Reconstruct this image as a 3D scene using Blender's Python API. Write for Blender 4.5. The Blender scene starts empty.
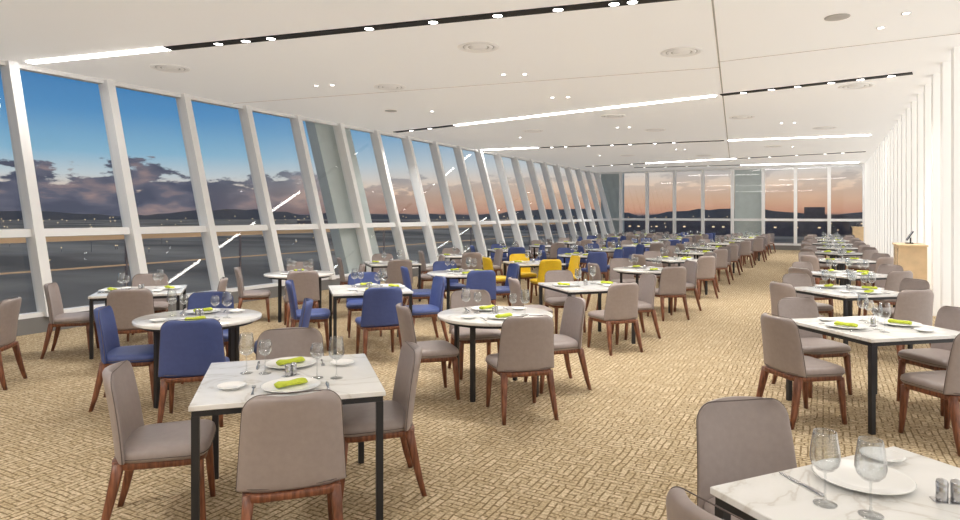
import bpy, bmesh, math, random
from mathutils import Vector, Matrix, noise as mnoise
random.seed(7)
S=bpy.context.scene
try:
    S.view_settings.view_transform='Standard'
except Exception: pass
COL=S.collection
CEIL=4.12; XT=-11.4; LEAN=1.15; XR=1.62; YF=35.0; YB=-3.93

# ---------------- materials ----------------
def srgb(r,g,b):
    f=lambda c:(c/255/12.92 if c/255<=.04045 else ((c/255+.055)/1.055)**2.4)
    return (f(r),f(g),f(b),1)
def newmat(n):
    m=bpy.data.materials.new(n); m.use_nodes=True
    return m,m.node_tree.nodes,m.node_tree.links
def pbr(n,col,rough=.5,metal=0,noise=0,nscale=20,emit=None,es=0,bump=0,spec=.5):
    m,N,L=newmat(n); b=N['Principled BSDF']
    b.inputs['Base Color'].default_value=col
    b.inputs['Roughness'].default_value=rough
    b.inputs['Metallic'].default_value=metal
    b.inputs['Specular IOR Level'].default_value=spec
    if emit:
        b.inputs['Emission Color'].default_value=emit
        b.inputs['Emission Strength'].default_value=es
    if noise or bump:
        t=N.new('ShaderNodeTexCoord'); nz=N.new('ShaderNodeTexNoise'); nz.inputs['Scale'].default_value=nscale
        nz.inputs['Detail'].default_value=4
        L.new(t.outputs['Object'],nz.inputs['Vector'])
        if noise:
            r=N.new('ShaderNodeValToRGB')
            r.color_ramp.elements[0].position=.3; r.color_ramp.elements[1].position=.7
            r.color_ramp.elements[0].color=tuple(c*(1-noise) for c in col[:3])+(1,)
            r.color_ramp.elements[1].color=tuple(min(1,c*(1+noise)) for c in col[:3])+(1,)
            L.new(nz.outputs['Fac'],r.inputs['Fac']); L.new(r.outputs['Color'],b.inputs['Base Color'])
        if bump:
            bp=N.new('ShaderNodeBump'); bp.inputs['Strength'].default_value=bump; bp.inputs['Distance'].default_value=.01
            L.new(nz.outputs['Fac'],bp.inputs['Height']); L.new(bp.outputs['Normal'],b.inputs['Normal'])
    return m
def emis(n,col,s):
    m,N,L=newmat(n); N.remove(N['Principled BSDF'])
    e=N.new('ShaderNodeEmission'); e.inputs['Color'].default_value=col; e.inputs['Strength'].default_value=s
    L.new(e.outputs[0],N['Material Output'].inputs['Surface']); return m
def thin_glass(n,tint=(1,1,1,1),base=.04,gain=.6,power=4):
    m,N,L=newmat(n); N.remove(N['Principled BSDF'])
    t=N.new('ShaderNodeBsdfTransparent'); t.inputs['Color'].default_value=tint
    g=N.new('ShaderNodeBsdfGlossy'); g.inputs['Roughness'].default_value=.02
    f=N.new('ShaderNodeLayerWeight'); f.inputs['Blend'].default_value=.5
    p=N.new('ShaderNodeMath'); p.operation='POWER'; p.inputs[1].default_value=power
    a=N.new('ShaderNodeMath'); a.operation='MULTIPLY_ADD'; a.inputs[1].default_value=gain; a.inputs[2].default_value=base; a.use_clamp=True
    mx=N.new('ShaderNodeMixShader')
    L.new(f.outputs['Facing'],p.inputs[0]); L.new(p.outputs[0],a.inputs[0]); L.new(a.outputs[0],mx.inputs[0])
    L.new(t.outputs[0],mx.inputs[1]); L.new(g.outputs[0],mx.inputs[2])
    L.new(mx.outputs[0],N['Material Output'].inputs['Surface']); return m

M={}
M['taupe']=pbr('leather_taupe',srgb(156,144,140),.42,noise=.05,nscale=30,bump=.05)
M['blue']=pbr('leather_blue',srgb(72,88,144),.45,noise=.06,nscale=30,bump=.05)
M['yellow']=pbr('leather_yellow',srgb(238,200,40),.5,noise=.05,nscale=30,bump=.05)
M['piping']=pbr('leather_piping',srgb(96,84,80),.5)
M['black']=pbr('black_metal',srgb(34,34,38),.45)
M['white']=pbr('white_paint',srgb(240,240,240),.5)
M['sill']=pbr('sill_dark',srgb(120,118,116),.5)
M['steel']=pbr('steel',srgb(190,190,192),.22,metal=1)
M['china']=pbr('porcelain',srgb(246,246,244),.15)
M['napkin']=pbr('napkin_green',srgb(198,210,70),.85,noise=.08,nscale=60)
M['glassware']=thin_glass('glassware',(.94,.95,.955,1),.08,.85,2)
M['winglass']=thin_glass('window_glass',(.93,.95,.96,1),.06,.35,5)
M['oak']=pbr('light_oak',srgb(224,196,156),.5,noise=.08,nscale=6)
M['slot']=pbr('slot_black',srgb(22,22,24),.6)
M['strip']=emis('light_strip',(1,.97,.93,1),24)
M['spot']=emis('spot_lens',(1,.97,.92,1),16)
M['grill']=pbr('vent_grey_glow',srgb(225,223,220),.6,emit=(1,.97,.93,1),es=.16)  # no lamp inside: faint emission added to lighten the shaded vent rings
M['grilld']=pbr('vent_dark_glow',srgb(185,181,176),.6,emit=(1,.97,.93,1),es=.04)  # weaker emission added too, lightening vent backing and speakers
M['seam']=pbr('seam_grey',srgb(185,180,172),.8)
M['backlit']=emis('backlit_panel',(1,.96,.90,1),1.5)
M['fin']=pbr('fin_white_glow',srgb(240,239,236),.5,emit=(1,.98,.95,1),es=.14)  # added emission paints extra brightness onto the fins, beyond the backlight
M['wallb']=pbr('wall_beige',srgb(220,212,198),.8,noise=.02,nscale=3)
M['extcol']=pbr('ext_panel',srgb(200,208,206),.5,noise=.05,nscale=3)
M['bld']=pbr('ext_building',srgb(120,108,112),.8,noise=.15,nscale=.3)
M['hill']=pbr('hill_dark',srgb(92,90,96),.95,noise=.2,nscale=.01)
M['runway']=emis('runway_lamp',(1,.75,.45,1),1.2)
M['rail']=pbr('ext_rail_glow',srgb(206,168,128),.5,emit=(1,.7,.45,1),es=.12)  # warm lit look of the rail put in as emission
M['screen']=pbr('screen_black',srgb(20,20,24),.2)
# walnut
m,N,L=newmat('walnut'); b=N['Principled BSDF']; b.inputs['Roughness'].default_value=.4
t=N.new('ShaderNodeTexCoord'); mp=N.new('ShaderNodeMapping'); mp.inputs['Scale'].default_value=(30,30,4)
nz=N.new('ShaderNodeTexNoise'); nz.inputs['Scale'].default_value=2; r=N.new('ShaderNodeValToRGB')
r.color_ramp.elements[0].color=srgb(96,56,38); r.color_ramp.elements[1].color=srgb(146,92,64)
r.color_ramp.elements[0].position=.35; r.color_ramp.elements[1].position=.7
L.new(t.outputs['Object'],mp.inputs[0]); L.new(mp.outputs[0],nz.inputs['Vector']); L.new(nz.outputs['Fac'],r.inputs['Fac']); L.new(r.outputs['Color'],b.inputs['Base Color'])
M['walnut']=m
# marble
m,N,L=newmat('marble'); b=N['Principled BSDF']; b.inputs['Roughness'].default_value=.12
t=N.new('ShaderNodeTexCoord'); nz=N.new('ShaderNodeTexNoise'); nz.inputs['Scale'].default_value=1.6; nz.inputs['Detail'].default_value=7; nz.inputs['Distortion'].default_value=1.6
r=N.new('ShaderNodeValToRGB'); e=r.color_ramp.elements
e[0].position=.40; e[0].color=srgb(244,243,241); e[1].position=.60; e[1].color=srgb(244,243,241)
x=e.new(.480); x.color=srgb(238,237,234); x=e.new(.50); x.color=srgb(222,218,212); x=e.new(.52); x.color=srgb(238,237,234)
L.new(t.outputs['Object'],nz.inputs['Vector']); L.new(nz.outputs['Fac'],r.inputs['Fac']); L.new(r.outputs['Color'],b.inputs['Base Color'])
M['marble']=m
# carpet
m,N,L=newmat('carpet'); b=N['Principled BSDF']; b.inputs['Roughness'].default_value=.95; b.inputs['Specular IOR Level'].default_value=.1
t=N.new('ShaderNodeTexCoord')
def brick(rot,sc,c1,c2,mo):
    mp=N.new('ShaderNodeMapping'); mp.inputs['Rotation'].default_value=(0,0,rot)
    nzz=N.new('ShaderNodeTexNoise'); nzz.inputs['Scale'].default_value=5
    mixv=N.new('ShaderNodeVectorMath'); mixv.operation='MULTIPLY_ADD'; mixv.inputs[1].default_value=(.03,.03,0)
    L.new(t.outputs['Object'],mp.inputs[0]); L.new(t.outputs['Object'],nzz.inputs['Vector'])
    L.new(nzz.outputs['Color'],mixv.inputs[0]); L.new(mp.outputs[0],mixv.inputs[2])
    k=N.new('ShaderNodeTexBrick'); k.inputs['Scale'].default_value=sc; k.inputs['Color1'].default_value=c1; k.inputs['Color2'].default_value=c2; k.inputs['Mortar'].default_value=mo
    k.inputs['Mortar Size'].default_value=.03; k.inputs['Mortar Smooth'].default_value=.3; k.inputs['Brick Width'].default_value=.6; k.inputs['Row Height'].default_value=.2; k.inputs['Bias'].default_value=0
    L.new(mixv.outputs[0],k.inputs['Vector']); return k
k1=brick(0,4.8,srgb(212,194,164),srgb(190,170,138),srgb(138,118,88))
k2=brick(math.pi/2,4.2,srgb(214,196,166),srgb(192,172,140),srgb(140,120,90))
mx=N.new('ShaderNodeMix'); mx.data_type='RGBA'; mx.inputs['Factor'].default_value=.5
ck=N.new('ShaderNodeTexNoise'); ck.inputs['Scale'].default_value=6
rr=N.new('ShaderNodeValToRGB'); rr.color_ramp.elements[0].position=.45; rr.color_ramp.elements[1].position=.55
L.new(t.outputs['Object'],ck.inputs['Vector']); L.new(ck.outputs['Fac'],rr.inputs['Fac']); L.new(rr.outputs['Color'],mx.inputs['Factor'])
L.new(k1.outputs['Color'],mx.inputs['A']); L.new(k2.outputs['Color'],mx.inputs['B'])
fn=N.new('ShaderNodeTexNoise'); fn.inputs['Scale'].default_value=55; L.new(t.outputs['Object'],fn.inputs['Vector'])
r3=N.new('ShaderNodeValToRGB'); r3.color_ramp.elements[0].color=(.60,.58,.55,1); r3.color_ramp.elements[1].color=(1.05,1.05,1.05,1); r3.color_ramp.elements[0].position=.34; r3.color_ramp.elements[1].position=.60
L.new(fn.outputs['Fac'],r3.inputs['Fac'])
mu=N.new('ShaderNodeMix'); mu.data_type='RGBA'; mu.blend_type='MULTIPLY'; mu.inputs['Factor'].default_value=1
L.new(mx.outputs['Result'],mu.inputs['A']); L.new(r3.outputs['Color'],mu.inputs['B']); L.new(mu.outputs['Result'],b.inputs['Base Color'])
M['carpet']=m
M['ceil']=pbr('ceiling_fill_glow',srgb(226,224,221),.8,emit=(1,.97,.94,1),es=.26)  # even glow added to the ceiling for room fill and its own brightness
# exterior ground
m,N,L=newmat('apron'); b=N['Principled BSDF']; b.inputs['Roughness'].default_value=.95; b.inputs['Specular IOR Level'].default_value=.05
t=N.new('ShaderNodeTexCoord'); mp=N.new('ShaderNodeMapping'); mp.inputs['Scale'].default_value=(.012,.02,1); L.new(t.outputs['Object'],mp.inputs[0])
nz=N.new('ShaderNodeTexNoise'); nz.inputs['Scale'].default_value=1; nz.inputs['Detail'].default_value=6; L.new(mp.outputs[0],nz.inputs['Vector'])
r=N.new('ShaderNodeValToRGB'); r.color_ramp.elements[0].position=.40; r.color_ramp.elements[1].position=.62
r.color_ramp.elements[0].color=srgb(128,116,106); r.color_ramp.elements[1].color=srgb(196,178,160)
L.new(nz.outputs['Fac'],r.inputs['Fac']); L.new(r.outputs['Color'],b.inputs['Base Color']); M['ground']=m

# ---------------- mesh helpers ----------------
class B:
    def __init__(s,mats): s.bm=bmesh.new(); s.mats=mats
    def mi(s,k): return s.mats.index(k)
    def hexa(s,p,k,smooth=False):
        v=[s.bm.verts.new(q) for q in p]
        for f in ((3,2,1,0),(4,5,6,7),(0,1,5,4),(1,2,6,5),(2,3,7,6),(3,0,4,7)):
            fc=s.bm.faces.new([v[i] for i in f]); fc.material_index=s.mi(k); fc.smooth=smooth
    def box(s,c,d,k,rz=0):
        cx,cy,cz=c; a,b_,h=d[0]/2,d[1]/2,d[2]/2
        co,si=math.cos(rz),math.sin(rz)
        P=[]
        for z in (-h,h):
            for x,y in ((-a,-b_),(a,-b_),(a,b_),(-a,b_)):
                P.append((cx+x*co-y*si,cy+x*si+y*co,cz+z))
        s.hexa(P,k)
    def rings(s,R,k,cap0=True,cap1=True,smooth=True):
        V=[[s.bm.verts.new(p) for p in r] for r in R]; n=len(V[0]); mi=s.mi(k)
        for a,b_ in zip(V[:-1],V[1:]):
            for i in range(n):
                f=s.bm.faces.new((a[i],a[(i+1)%n],b_[(i+1)%n],b_[i])); f.material_index=mi; f.smooth=smooth
        if cap0: f=s.bm.faces.new(V[0][::-1]); f.material_index=mi; f.smooth=smooth
        if cap1: f=s.bm.faces.new(V[-1]); f.material_index=mi; f.smooth=smooth
    def lathe(s,prof,k,c=(0,0,0),n=24,cap0=False,cap1=False):
        s.rings([[(c[0]+max(r,1e-4)*math.cos(2*math.pi*i/n),c[1]+max(r,1e-4)*math.sin(2*math.pi*i/n),c[2]+z) for i in range(n)] for r,z in prof],k,cap0,cap1)
    def mesh(s,name):
        me=bpy.data.meshes.new(name); bmesh.ops.recalc_face_normals(s.bm,faces=s.bm.faces[:]); s.bm.to_mesh(me); s.bm.free()
        for k in s.mats: me.materials.append(M[k])
        return me
def obj(name,me,loc=(0,0,0),rz=0):
    o=bpy.data.objects.new(name,me); COL.objects.link(o); o.location=loc; o.rotation_euler=(0,0,rz); return o
def sring(cx,cy,z,hx,hy,e=4,n=32,trap=0,bend=0):
    P=[]
    for i in range(n):
        a=2*math.pi*i/n; c,s_=math.cos(a),math.sin(a)
        x=math.copysign(abs(c)**(2/e),c); y=math.copysign(abs(s_)**(2/e),s_)
        P.append((cx+x*hx*(1+trap*y),cy+y*hy+bend*x*x,z))
    return P

# ---------------- chair ----------------
def chair_mesh(col):
    b=B([col,'walnut','piping'])
    R=[]
    for z,i in ((.402,.03),(.406,.012),(.42,.002),(.44,0),(.458,.005),(.47,.018),(.477,.04),(.481,.09),(.483,.15)):
        R.append(sring(0,.01,z,.255-i,.24-i,5,36,.06))
    b.rings(R,col)
    b.rings([sring(0,.01,z,.2575-i,.2425-i,5,36,.06) for z,i in ((.424,.004),(.4255,0),(.428,0),(.4295,.004))],'piping')
    b.rings([sring(0,-.008,z,.238-i,.236-i,6,36,.05) for z,i in ((.368,.006),(.372,0),(.400,0),(.405,.003))],'walnut')
    R=[]; z0,z1=.412,.875; H=z1-z0
    zs=[0,.01,.03]+[.03+(H-.03)*(i/10) for i in range(1,8)]+[H*.84,H*.88,H*.92,H*.95,H*.97,H*.985,H*.995,H]
    for dz in zs:
        t=dz/H
        hw=.256-.032*t
        ht=.030-.008*t
        e=H-dz; r=.085
        if e<r:
            q=(r-e)/r; hw-=r*(1-math.sqrt(max(0,1-q*q)))*.95
        if e<.02:
            q=(.02-e)/.02; ht*=max(.25,math.sqrt(max(0,1-q*q)))
        if dz<.02: ht*=.7+.3*dz/.02
        y=-.212-.055*t-.03*t*t
        R.append(sring(0,y,z0+dz,hw,ht,3.2,36,0,.045+.015*t))
    b.rings(R,col)
    path=[]
    for ring in R: path.append(Vector(ring[0])+Vector((.0006,0,0)))
    for ring in R[::-1]: path.append(Vector(ring[18])+Vector((-.0006,0,0)))
    rr=[]
    for i,p in enumerate(path):
        tg=(path[min(i+1,len(path)-1)]-path[max(i-1,0)]).normalized()
        u=Vector((0,1,0)); v=tg.cross(u)
        if v.length<1e-4: v=Vector((1,0,0))
        v.normalize()
        rr.append([tuple(p+.0028*(math.cos(a*math.pi/2)*u+math.sin(a*math.pi/2)*v)) for a in range(4)])
    b.rings(rr,'piping')
    for sx in (-1,1):
        for top,bot,wt,wb in (((sx*.208,.195,.385),(sx*.222,.225,0),.025,.014),((sx*.200,-.195,.40),(sx*.232,-.285,0),.028,.015)):
            rr=[]
            for q in (0,.25,.5,.75,1):
                w=wb+(wt-wb)*q**.8
                x=bot[0]+(top[0]-bot[0])*q; y=bot[1]+(top[1]-bot[1])*(q**.85)
                rr.append(sring(x,y,top[2]*q,w,w*1.05,5,12))
            b.rings(rr,'walnut')
    return b.mesh('dining_chair_'+col)
CH={c:chair_mesh(c) for c in ('taupe','blue','yellow')}

# ---------------- tables ----------------
def sq_table():
    b=B(['marble','black']); s=.5
    R=[[(x,y,z) for x,y in ((-s+i,-s+i),(s-i,-s+i),(s-i,s-i),(-s+i,s-i))] for z,i in ((.722,.003),(.725,0),(.747,0),(.75,.003))]
    b.rings(R,'marble',smooth=False)
    a=s-.03
    for x,y in ((0,a),(0,-a)): b.box((x,y,.706),(2*a+.035,.035,.032),'black')
    for x in (a,-a): b.box((x,0,.706),(.035,2*a-.035,.032),'black')
    for x in (-a,a):
        for y in (-a,a): b.box((x,y,.345),(.038,.038,.69),'black')
    return b.mesh('square_table')
def rd_table():
    b=B(['marble','black'])
    b.lathe([(.562,.722),(.565,.725),(.565,.747),(.562,.75)],'marble',n=64,cap0=True,cap1=True)
    b.lathe([(.50,.69),(.50,.722),(.465,.722),(.465,.69),(.50,.69)],'black',n=64)
    for i in range(4):
        an=math.pi/4+i*math.pi/2
        b.box((.44*math.cos(an),.44*math.sin(an),.35),(.038,.038,.70),'black',an)
    b.box((0,0,.706),(.9,.03,.03),'black',math.pi/4); b.box((0,0,.7055),(.9,.03,.029),'black',-math.pi/4)
    return b.mesh('round_table')
TM={'s':sq_table(),'r':rd_table()}

# ---------------- tableware ----------------
def plate(b,r=.165,c=(0,0,0)):
    b.lathe([(0,.004),(r*.55,.004),(r*.62,.007),(r*.95,.016),(r,.019),(r*.985,.021),(r*.93,.019),(r*.62,.011),(r*.55,.009),(0,.009)],'china',c,40)
    b.lathe([(r*.5,0),(r*.56,0),(r*.56,.006),(r*.5,.006)],'china',c,32)
def wine(b,c=(0,0,0),h=.245,r=.047):
    b.lathe([(0,.0),(.036,0),(.037,.002),(.02,.005),(.005,.012),(.0035,.03),(.0035,.10),(.006,.108),(r*.6,.118),(r*.9,.135),(r,.155),(r*.97,.18),(r*.8,h-.01),(r*.74,h),(r*.72,h),(r*.78,h-.012),(r*.95,.18),(r*.98,.156),(r*.88,.137),(r*.56,.121),(0,.112)],'glassware',c,28)
def water(b,c=(0,0,0)):
    wine(b,c,.205,.040)
def napkin(b,c=(0,0,0),rz=0,L_=.17):
    R=[]; co,si=math.cos(rz),math.sin(rz)
    for i in range(13):
        u=i/12*2-1; w=.020+.016*abs(u)**1.5; h=.014+.003*abs(u)
        if i in(0,12): w*=.9;h*=.8
        ring=[]
        for j in range(14):
            a=2*math.pi*j/14; rip=1+.10*math.cos(4*a+i)
            x=u*L_/2; y=w*math.cos(a)*rip; z=h+h*math.sin(a)*rip
            ring.append((c[0]+x*co-y*si,c[1]+x*si+y*co,c[2]+z))
        R.append(ring)
    b.rings(R,'napkin')
def knife(b,c=(0,0,0)):
    x,y,z=c
    R=[]
    for yy,w,h in ((-.11,.005,.003),(-.105,.008,.005),(-.05,.007,.005),(-.01,.005,.004),(0,.009,.0025),(.06,.010,.0018),(.095,.006,.0015),(.105,.001,.001)):
        R.append([(x+w*math.cos(a*math.pi/4),y+yy,z+h+h*math.sin(a*math.pi/4)) for a in range(8)])
    b.rings(R,'steel')
def fork(b,c=(0,0,0)):
    x,y,z=c; R=[]
    for yy,w,h,zz in ((-.10,.007,.002,0),(-.09,.008,.002,0),(-.03,.004,.002,.002),(.02,.003,.002,.004),(.035,.010,.0015,.003),(.05,.012,.0015,.002)):
        R.append([(x+w*math.cos(a*math.pi/4),y+yy,z+zz+h+h*math.sin(a*math.pi/4)) for a in range(8)])
    b.rings(R,'steel')
    for i in range(4): b.box((x-.009+.006*i,y+.07,z+.0045),(.0028,.045,.002),'steel')
def shaker(b,c=(0,0,0)):
    b.lathe([(0,0),(.017,0),(.018,.003),(.018,.05),(.014,.056),(.013,.058)],'steel',c,18)
    b.lathe([(.0185,.048),(.0185,.06),(.016,.068),(.008,.072),(0,.073)],'steel',c,18)
def mk(name,mats,fn):
    b=B(mats); fn(b); return b.mesh(name)
W={
 'dinner_plate':mk('dinner_plate',['china'],lambda b:plate(b)),
 'bread_plate':mk('bread_plate',['china'],lambda b:plate(b,.08)),
 'wine_glass':mk('wine_glass',['glassware'],lambda b:wine(b)),
 'water_goblet':mk('water_goblet',['glassware'],lambda b:water(b)),
 'folded_napkin':mk('folded_napkin',['napkin'],lambda b:napkin(b)),
 'table_knife':mk('table_knife',['steel'],lambda b:knife(b)),
 'table_fork':mk('table_fork',['steel'],lambda b:fork(b)),
}
def shk(b):
    shaker(b,(-.022,0,.003)); shaker(b,(.022,0,.003))
    b.box((0,0,.0015),(.10,.05,.003),'steel')
W['salt_and_pepper_shakers']=mk('shakers',['steel'],shk)
def setting(b):
    plate(b,.155); napkin(b,(0,0,.012),.5); wine(b,(.17,.13,0)); water(b,(.09,.17,0)); fork(b,(-.19,0,0)); knife(b,(.19,-.02,0)); plate(b,.07,(-.24,.12,0))
W['place_setting']=mk('place_setting',['china','napkin','glassware','steel'],setting)

def put(kind,cx,cy,rot,lx,ly,lz=.75,lr=0):
    co,si=math.cos(rot),math.sin(rot)
    return obj(kind,W[kind],(cx+lx*co-ly*si,cy+lx*si+ly*co,lz),rot+lr)

def group(cx,cy,rot,shape,cols,near=False,dist=.70,sides=None,offs=None):
    r=math.radians(rot)
    obj('dining_table' if shape=='s' else 'round_dining_table',TM[shape],(cx,cy,0),r)
    for i in range(4):
        if cols[i] is None: continue
        a=r+i*math.pi/2
        d=dist+(.0 if near else random.uniform(-.03,.10))
        lat=0 if near else random.uniform(-.04,.04)
        tw=0 if near else random.uniform(-.10,.10)
        if offs and offs[i]: d+=offs[i][0]; lat+=offs[i][1]; tw+=offs[i][2]
        px,py=math.sin(a),-math.cos(a)
        qx,qy=math.cos(a),math.sin(a)
        obj('dining_chair',CH[cols[i]],(cx+px*d+qx*lat,cy+py*d+qy*lat,0),a+tw)
    for i in (sides if sides is not None else range(4)):
        a=r+i*math.pi/2; px,py=math.sin(a),-math.cos(a)
        if near:
            q=.28
            X,Y=cx+px*q,cy+py*q
            put('dinner_plate',X,Y,a,0,0); put('folded_napkin',X,Y,a,0,0,.7625,.45)
            put('table_fork',X,Y,a,-.20,0,.7501); put('table_knife',X,Y,a,.20,-.03,.7501)
            put('wine_glass',X,Y,a,.26,.14); put('water_goblet',X,Y,a,.15,.18); put('bread_plate',X,Y,a,-.32,.08)
        else:
            put('place_setting',cx+px*.33,cy+py*.33,a,0,0,.7503)
    put('salt_and_pepper_shakers',cx,cy,r,0,0,.7503,.7)

T4=['taupe']*4; B4=['blue']*4; Y4=['yellow']*4
group(-2.84,2.86,45,'s',T4,True,.66,[0,2],[(-.04,0,.03),(-.16,.06,0),(.03,0,0),(.02,.03,0)])
group(-2.85,5.60,44,'r',T4,True,.72,[0,2],[(0,0,0),(-.10,0,0),(0,0,0),(-.06,0,.05)])
group(-5.25,4.10,45,'r',B4,True,.74,[0,2],[(0,.06,0),(0,0,0),(0,0,0),(-.18,.03,0)])
group(.37,6.55,41,'s',T4,True,.72,[1,3])
group(-7.95,2.80,45,'s',T4,False,.72,[0,2])
# foreground right table
rt=52
r=math.radians(rt); cx,cy=.34,2.49
obj('dining_table',TM['s'],(cx,cy,0),r)
def chair_at(cx,cy,ang,d,lat,tw=0,c='taupe'):
    px,py=math.sin(ang),-math.cos(ang); qx,qy=math.cos(ang),math.sin(ang)
    obj('dining_chair',CH[c],(cx+px*d+qx*lat,cy+py*d+qy*lat,0),ang+tw)
chair_at(cx,cy,math.radians(52+180),.70,-.04,-.22)
chair_at(cx,cy,math.radians(52-90),.56,-.16,.05)
for k,x,y,z,rr in (('dinner_plate',.12,2.72,.75,0),('table_knife',-.08,2.58,.7503,.75),('wine_glass',.0,2.44,.75,0),('wine_glass',.13,2.42,.75,0),
                 ('bread_plate',.20,3.00,.75,0),('salt_and_pepper_shakers',.37,2.66,.7503,.3),('dinner_plate',.58,2.26,.75,0),('folded_napkin',.58,2.26,.7625,.4)):
    obj(k,W[k],(x,y,z),rr)
def col(xs,ys,colf,shape):
    for i,y in enumerate(ys):
        group(xs+random.uniform(-.12,.12),y+random.uniform(-.1,.1),45+random.uniform(-5,5),shape(i),colf(i),False,.72,random.choice([[0,2],[0,1,2],[0,1,2,3],[1,3]]))
col(.28,[9.45,12.3,15.9,18.9,21.9,24.9,27.9,31.0],lambda i:T4,lambda i:'s')
col(-2.95,[8.4,11.5,14.4,17.3,20.2,23.1,26,28.9,31.8],lambda i:T4,lambda i:'s' if i%2==0 else 'r')
def cc(i):
    return [B4,B4,Y4,B4,B4,T4,B4,T4,T4,B4][i]
col(-5.30,[6.75,9.3,11.95,14.8,17.7,20.5,23.3,26.1,28.9,31.7],cc,lambda i:'s' if i%2==0 else 'r')
col(-7.80,[5.15,7.9,10.6,13.4,16.2,19.0,21.8,24.6,27.4,30.2,32.6],lambda i:B4 if i in(4,7) else T4,lambda i:'s' if i%2==0 else 'r')

# ---------------- room ----------------
def simple(name,mats,fn): b=B(mats); fn(b); return obj(name,b.mesh(name))
simple('floor',['carpet'],lambda b:b.box(((XT-.3+XR+.6)/2,(YF+YB)/2,-.05),(XR+.6-XT+.3,YF-YB+.6,.1),'carpet'))
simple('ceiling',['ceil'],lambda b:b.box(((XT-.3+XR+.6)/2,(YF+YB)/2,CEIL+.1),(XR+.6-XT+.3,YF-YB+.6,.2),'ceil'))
simple('wall_back',['wallb'],lambda b:b.box(((XT+XR)/2,YB-.1,CEIL/2),(XR-XT+.6,.2,CEIL),'wallb'))
simple('wall_right',['backlit'],lambda b:b.box((XR+.33,(YF+YB)/2,CEIL/2),(.1,YF-YB,CEIL),'backlit'))
def fins(b):
    y=YB+.3
    while y<YF-.1:
        b.box((XR+.11,y,CEIL/2),(.22,.22,CEIL),'fin'); y+=1.0
simple('trim_1',['fin'],fins)
def PX(z): return XT+LEAN*(CEIL-z)/CEIL
SILL=.22; TR=1.45
def leanbox(b,y0,y1,z0,z1,o0,o1,k):
    b.hexa([(PX(z0)+o0,y0,z0),(PX(z0)+o1,y0,z0),(PX(z0)+o1,y1,z0),(PX(z0)+o0,y1,z0),(PX(z1)+o0,y0,z1),(PX(z1)+o1,y0,z1),(PX(z1)+o1,y1,z1),(PX(z1)+o0,y1,z1)],k)
ys=[5.34+1.545*n for n in range(-6,20)]
ys=[y for y in ys if y<YF-.3]+[YF]
wn=1
for y0,y1 in zip(ys[:-1],ys[1:]):
    b=B(['white','winglass'])
    def q(z0,z1,o):
        v=[b.bm.verts.new(p) for p in ((PX(z0)+o,y0,z0),(PX(z0)+o,y1,z0),(PX(z1)+o,y1,z1),(PX(z1)+o,y0,z1))]
        f=b.bm.faces.new(v); f.material_index=1
    q(SILL,CEIL,.03)
    leanbox(b,y0-.07,y0+.07,SILL,CEIL,-.03,.24,'white')
    leanbox(b,y0+.07,y1-.07,TR-.06,TR+.06,-.01,.15,'white')
    leanbox(b,y0+.07,y1-.07,SILL,SILL+.06,-.01,.14,'white')
    leanbox(b,y0+.07,y1-.07,CEIL-.07,CEIL,-.01,.14,'white')
    obj('window_%d'%wn,b.mesh('window_%d'%wn)); wn+=1
nx=9; sp=(XR-XT)/nx
for i in range(nx):
    x0=XR-sp*(i+1); x1=x0+sp
    b=B(['white','winglass'])
    v=[b.bm.verts.new(p) for p in ((x0,YF,SILL),(x1,YF,SILL),(x1,YF,CEIL),(x0,YF,CEIL))]
    f=b.bm.faces.new(v); f.material_index=1
    b.box((x1,YF-.08,(CEIL+SILL)/2),(.15,.22,CEIL-SILL),'white')
    b.box(((x0+x1)/2,YF-.04,TR+.03),(sp-.15,.12,.12),'white')
    b.box(((x0+x1)/2,YF-.04,SILL+.05),(sp-.15,.12,.1),'white')
    b.box(((x0+x1)/2,YF-.04,CEIL-.05),(sp-.15,.12,.1),'white')
    obj('window_%d'%wn,b.mesh('window_%d'%wn)); wn+=1
simple('wall_left',['sill'],lambda b:leanbox(b,YB,YF,0,SILL,-.12,.16,'sill'))
simple('wall_far',['sill'],lambda b:b.box(((XT+1.1+XR)/2,YF,SILL/2),(XR-XT-1.1,.24,SILL),'sill'))

# ceiling light slots
LINES=[((-10.98,5.49),(1.4,7.72),[(0,.215,'strip'),(.215,1,'slot')]),
       ((-10.94,15.12),(1.30,12.97),[(0,.18,'slot'),(.185,.735,'strip'),(.745,1,'slot')]),
       ((-11.1,20.75),(1.2,22.4),[(0,.17,'strip'),(.18,.67,'slot'),(.68,1,'strip')]),
       ((-11.0,30.4),(1.35,28.2),[(.05,.3,'slot'),(.3,.62,'strip'),(.63,1,'slot')]),
       ((-8.5,32.2),(1.35,33.7),[(0,.5,'slot'),(.5,1,'strip')]),
       ((-10.9,.9),(1.3,-1.3),[(0,.2,'slot'),(.2,.8,'strip'),(.8,1,'slot')])]
spots=[]
for (x0,y0),(x1,y1),segs in LINES:
    L_=math.hypot(x1-x0,y1-y0); an=math.atan2(y1-y0,x1-x0)
    for s0,s1,k in segs:
        c=(s0+s1)/2
        nm='linear_ceiling_light' if k=='strip' else 'ceiling_track_slot'
        w=.13 if k=='strip' else .17
        simple(nm,[k],lambda b:b.box((x0+(x1-x0)*c,y0+(y1-y0)*c,CEIL-.006),(L_*(s1-s0),w,.02),k,an))
def on(line,X):
    (x0,y0),(x1,y1),_=LINES[line]; return (X,y0+(y1-y0)*(X-x0)/(x1-x0))
for X in (-7.45,-7.0,-6.6,-5.14,-4.27,-3.45,-2.73,-2.1,-1.9,-.6,.4): spots.append(on(0,X))
for X in (-10.3,-9.6,-1.4,-.9,-.45,.1,.55,1.0): spots.append(on(1,X))
for X in (-8.5,-8.0,-7.2,-6.4,-5.8,-5.0,-4.4): spots.append(on(2,X))
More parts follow.
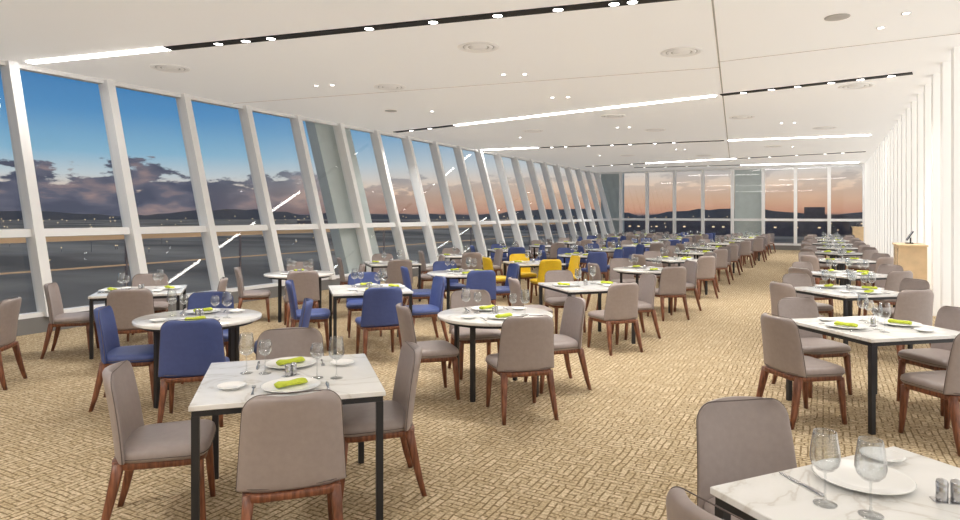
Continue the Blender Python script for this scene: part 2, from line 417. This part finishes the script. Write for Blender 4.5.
for X in (-10,-9,-8,-2.8,-2,-1,0,.6): spots.append(on(3,X))
for X in (-8,-7,-6,-5): spots.append(on(4,X))
extra=[(-4.83,9.8),(-4.5,9.95),(.63,9.65),(.85,9.1),(-4.9,12.2),(-4.6,12.3),(-8.3,9.0),(-8.0,9.1),(-8,12.5),(-5.0,17.2),(-4.7,17.3),(-1.0,18.4),(-.7,18.5),(-8.3,18),(-4.8,24),(-4.5,24.1),(-1,25),(-8,25)]
def sp_f(b):
    for (x,y) in spots: 
        b.lathe([(0,0),(.058,0)],'spot',(x,y,CEIL-.0175),16); b.lathe([(.058,.0),(.065,-.004),(.069,.001)],'slot',(x,y,CEIL-.0175),16)
    for (x,y) in extra:
        b.lathe([(0,0),(.035,0)],'spot',(x,y,CEIL-.006),16); b.lathe([(.035,0),(.055,-.004),(.06,.006)],'white',(x,y,CEIL-.006),16)
simple('recessed_spotlights',['spot','slot','white'],sp_f)
for i,(x,y) in enumerate([spots[j] for j in (0,2,4,6,8,10,11,13,15,17,19,22,25,27,29,31)]+[(-8,-.2),(-4.5,.0),(-1,-.8),(-4.5,11),(-8,11)]):
    ld=bpy.data.lights.new('spot_lamp','SPOT'); ld.energy=225; ld.spot_size=math.radians(125); ld.spot_blend=.9; ld.shadow_soft_size=.12; ld.color=(1,.96,.90)
    o=bpy.data.objects.new('spot_lamp',ld); COL.objects.link(o); o.location=(x,y,CEIL-.05)
# vents
def vent():
    b=B(['grill','grilld'])
    b.lathe([(.30,.0),(.30,-.006),(.27,-.016),(.25,-.012),(.22,.0)],'grill',n=40)
    b.lathe([(.21,0),(.20,-.014),(.17,-.016),(.15,0)],'grill',n=40)
    b.lathe([(.13,0),(.12,-.014),(.0,-.018)],'grill',n=40)
    b.lathe([(.29,-.002),(0,-.002)],'grilld',n=40)
    return b.mesh('air_vent')
VM=vent()
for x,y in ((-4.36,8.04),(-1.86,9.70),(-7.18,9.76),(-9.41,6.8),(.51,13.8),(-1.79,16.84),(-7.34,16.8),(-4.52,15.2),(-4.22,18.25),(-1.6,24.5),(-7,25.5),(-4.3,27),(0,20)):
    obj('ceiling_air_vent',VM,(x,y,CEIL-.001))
def spk(b): b.lathe([(.14,0),(.14,-.008),(.12,-.012),(0,-.014)],'grilld',n=32)
for x,y in ((.13,8.88),(-8.8,12)):
    b=B(['grilld']); spk(b); obj('ceiling_speaker',b.mesh('speaker'),(x,y,CEIL-.001))
def seam(name,p,q,w=.018):
    def f(b):
        an=math.atan2(q[1]-p[1],q[0]-p[0]); b.box(((p[0]+q[0])/2,(p[1]+q[1])/2,CEIL-.001),(math.hypot(q[0]-p[0],q[1]-p[1]),w,.006),'seam',an)
    simple(name,['seam'],f)
seam('trim_2',(.1,-3.0),(-3.65,29.7),.022); seam('trim_3',(-1.48,10.6),(1.6,10.45),.012); seam('trim_4',(-1.5,11.0),(-11.2,9.6),.008); 

# reception podium
def pod(b):
    b.box((0,0,.58),(.42,.95,1.16),'oak'); b.box((-.005,0,1.175),(.46,1.0,.03),'oak')
    b.box((-.215,0,.05),(.01,.9,.08),'black')
    for i in (-1,0,1): b.box((-.212,i*.31,.62),(.006,.006,1.0),'black')
    b.box((.0,.1,1.20),(.12,.16,.02),'screen'); b.box((.02,.1,1.25),(.02,.03,.1),'screen')
    b.hexa([(-.05,-.03,1.25),(-.035,-.03,1.25),(-.035,.23,1.25),(-.05,.23,1.25),(.05,-.03,1.42),(.065,-.03,1.42),(.065,.23,1.42),(.05,.23,1.42)],'screen')
b=B(['oak','black','screen']); pod(b); obj('reception_podium',b.mesh('reception_podium'),(1.37,14.1,0))
b=B(['oak','black','screen']); pod(b); obj('reception_podium',b.mesh('reception_podium2'),(1.30,33.6,0))

# ---------------- exterior ----------------
simple('airport_apron',['ground'],lambda b:b.box((-500,700,-9.1),(6000,6000,.2),'ground'))
def bl(b):
    for x,y,w,d_,h in ((-60,380,120,40,8),(30,420,60,40,11),(-160,430,70,40,7),(70,360,40,30,8),(-5,395,10,10,15),(-330,420,120,40,6)):
        b.box((x,y,-9+h/2),(w,d_,h),'bld')
        for i in range(int(w//5)):
            if random.random()<.6: b.box((x-w/2+2.5+i*5,y-d_/2-.1,-9+h*.55),(1.2,.2,.6),'runway')
simple('terminal_building',['bld','runway'],bl)
def rl(b):
    for i in range(210):
        a=random.uniform(-.1,1.35); R_=random.choice([random.uniform(150,320),random.uniform(500,1300),random.uniform(500,1300),random.uniform(700,1500)])
        x,y=-math.sin(a)*R_,math.cos(a)*R_+20; h=random.choice([1,1,7])
        b.box((x,y,-9+h/2),(.12,.12,h),'bld'); s=.0008*R_+.05
        b.lathe([(0,-s),(s,0),(0,s)],'runway',(x,y,-9+h+s),8)
simple('runway_lights',['bld','runway'],rl)
def hills(b):
    n=160; lo=[];hi=[];bk=[]
    for i in range(n):
        a=-.5+i/(n-1)*2.3
        h=8+34*abs(mnoise.noise((a*4,0,0)))+12*abs(mnoise.noise((a*17,3,0)))+5*mnoise.noise((a*50,7,0))
        R_=1700
        for L_,rr,z in ((lo,R_,-8.99),(hi,R_+60,-9+h),(bk,R_+400,-8.99)):
            L_.append(b.bm.verts.new((-math.sin(a)*rr,math.cos(a)*rr,z)))
    for A,C in ((lo,hi),(hi,bk)):
        for i in range(n-1): f=b.bm.faces.new((A[i],A[i+1],C[i+1],C[i]))
simple('distant_hills',['hill'],hills)
# exterior maintenance walkway railing outside the slanted glass
def railing(b):
    b.box((-12.6,15.5,1.27),(.06,39,.09),'rail'); b.box((-12.6,15.5,.70),(.03,39,.03),'rail')
    for i in range(14): b.box((-12.6,-3.5+i*2.9,.55),(.04,.04,1.5),'bld')
    b.box((-12.2,15.5,-.3),(1.0,39,.2),'bld')
simple('exterior_railing',['rail','bld'],railing)
y=13.15
simple('exterior_column',['extcol'],lambda b:b.hexa([(PX(-1)-.6,y-.7,-.19),(PX(-1)-.3,y-.7,-.19),(PX(-1)-.3,y+.7,-.19),(PX(-1)-.6,y+.7,-.19),(XT-.6,y-.7,4.6),(XT-.3,y-.7,4.6),(XT-.3,y+.7,4.6),(XT-.6,y+.7,4.6)],'extcol'))
simple('exterior_column',['extcol'],lambda b:b.box((-10.6,YF+.5,-2.2),(1.2,.5,13.4),'extcol'))
simple('exterior_column',['extcol'],lambda b:b.box((-3.45,YF+.5,-2.2),(1.3,.5,13.4),'extcol'))

# ---------------- world ----------------
w=bpy.data.worlds.new('dusk_sky'); S.world=w; w.use_nodes=True
N=w.node_tree.nodes; L=w.node_tree.links; bg=N['Background']
t=N.new('ShaderNodeTexCoord'); sx=N.new('ShaderNodeSeparateXYZ'); L.new(t.outputs['Generated'],sx.inputs[0])
mr=N.new('ShaderNodeMapRange'); mr.inputs[1].default_value=-.02; mr.inputs[2].default_value=.28; L.new(sx.outputs['Z'],mr.inputs[0])
def ramp(items):
    r=N.new('ShaderNodeValToRGB'); e=r.color_ramp.elements
    while len(e)>1: e.remove(e[-1])
    e[0].position=items[0][0]; e[0].color=items[0][1]
    for p,c in items[1:]:
        x=e.new(p); x.color=c
    return r
P=lambda z:(z+.02)/.30
rb=ramp([(0,srgb(84,84,90)),(P(-.001),srgb(92,88,94)),(P(.003),srgb(215,165,130)),(P(.03),srgb(228,200,176)),(P(.055),srgb(196,206,210)),(P(.085),srgb(136,182,208)),(P(.14),srgb(82,144,194)),(P(.21),srgb(56,118,176)),(1,srgb(130,145,165))])
ro=ramp([(0,srgb(84,80,84)),(P(-.001),srgb(96,88,90)),(P(.004),srgb(222,158,124)),(P(.02),srgb(236,188,152)),(P(.045),srgb(232,206,184)),(P(.075),srgb(206,208,208)),(P(.12),srgb(140,176,204)),(1,srgb(130,145,165))])
L.new(mr.outputs[0],rb.inputs['Fac']); L.new(mr.outputs[0],ro.inputs['Fac'])
ma=N.new('ShaderNodeMapRange'); ma.interpolation_type='SMOOTHSTEP'; ma.inputs[1].default_value=.58; ma.inputs[2].default_value=.96; L.new(sx.outputs['Y'],ma.inputs[0])
mx=N.new('ShaderNodeMix'); mx.data_type='RGBA'; L.new(ma.outputs[0],mx.inputs['Factor']); L.new(rb.outputs['Color'],mx.inputs['A']); L.new(ro.outputs['Color'],mx.inputs['B'])
mp=N.new('ShaderNodeMapping'); mp.inputs['Scale'].default_value=(8,8,24); L.new(t.outputs['Generated'],mp.inputs[0])
nz=N.new('ShaderNodeTexNoise'); nz.inputs['Scale'].default_value=1.5; nz.inputs['Detail'].default_value=8; nz.inputs['Roughness'].default_value=.62; L.new(mp.outputs[0],nz.inputs['Vector'])
mm=N.new('ShaderNodeMath'); mm.operation='MULTIPLY_ADD'; mm.inputs[1].default_value=-5.6; L.new(sx.outputs['Z'],mm.inputs[0]); L.new(nz.outputs['Fac'],mm.inputs[2])
cm=N.new('ShaderNodeMapRange'); cm.interpolation_type='SMOOTHSTEP'; cm.inputs[1].default_value=.18; cm.inputs[2].default_value=.235; L.new(mm.outputs[0],cm.inputs[0])
nz2=N.new('ShaderNodeTexNoise'); nz2.inputs['Scale'].default_value=2.5; nz2.inputs['Detail'].default_value=7; L.new(mp.outputs[0],nz2.inputs['Vector'])
rc=ramp([(.40,srgb(72,78,98)),(.53,srgb(94,96,114)),(.70,srgb(156,134,132))]); L.new(nz2.outputs['Fac'],rc.inputs['Fac'])
dm=N.new('ShaderNodeMath'); dm.operation='MULTIPLY_ADD'; dm.inputs[1].default_value=-.75; dm.inputs[2].default_value=1; L.new(ma.outputs[0],dm.inputs[0])
dm2=N.new('ShaderNodeMath'); dm2.operation='MULTIPLY'; L.new(cm.outputs[0],dm2.inputs[0]); L.new(dm.outputs[0],dm2.inputs[1])
mc=N.new('ShaderNodeMix'); mc.data_type='RGBA'; L.new(dm2.outputs[0],mc.inputs['Factor']); L.new(mx.outputs['Result'],mc.inputs['A']); L.new(rc.outputs['Color'],mc.inputs['B'])
L.new(mc.outputs['Result'],bg.inputs['Color']); bg.inputs['Strength'].default_value=1.0

# ---------------- camera ----------------
cd=bpy.data.cameras.new('camera'); cam=bpy.data.objects.new('camera',cd); COL.objects.link(cam)
cd.sensor_width=36; cd.lens=24; cd.shift_y=-45/960; cd.clip_start=.05; cd.clip_end=9000
cam.location=(0,0,1.72); cam.rotation_euler=(math.pi/2,0,math.radians(28.33))
S.camera=cam
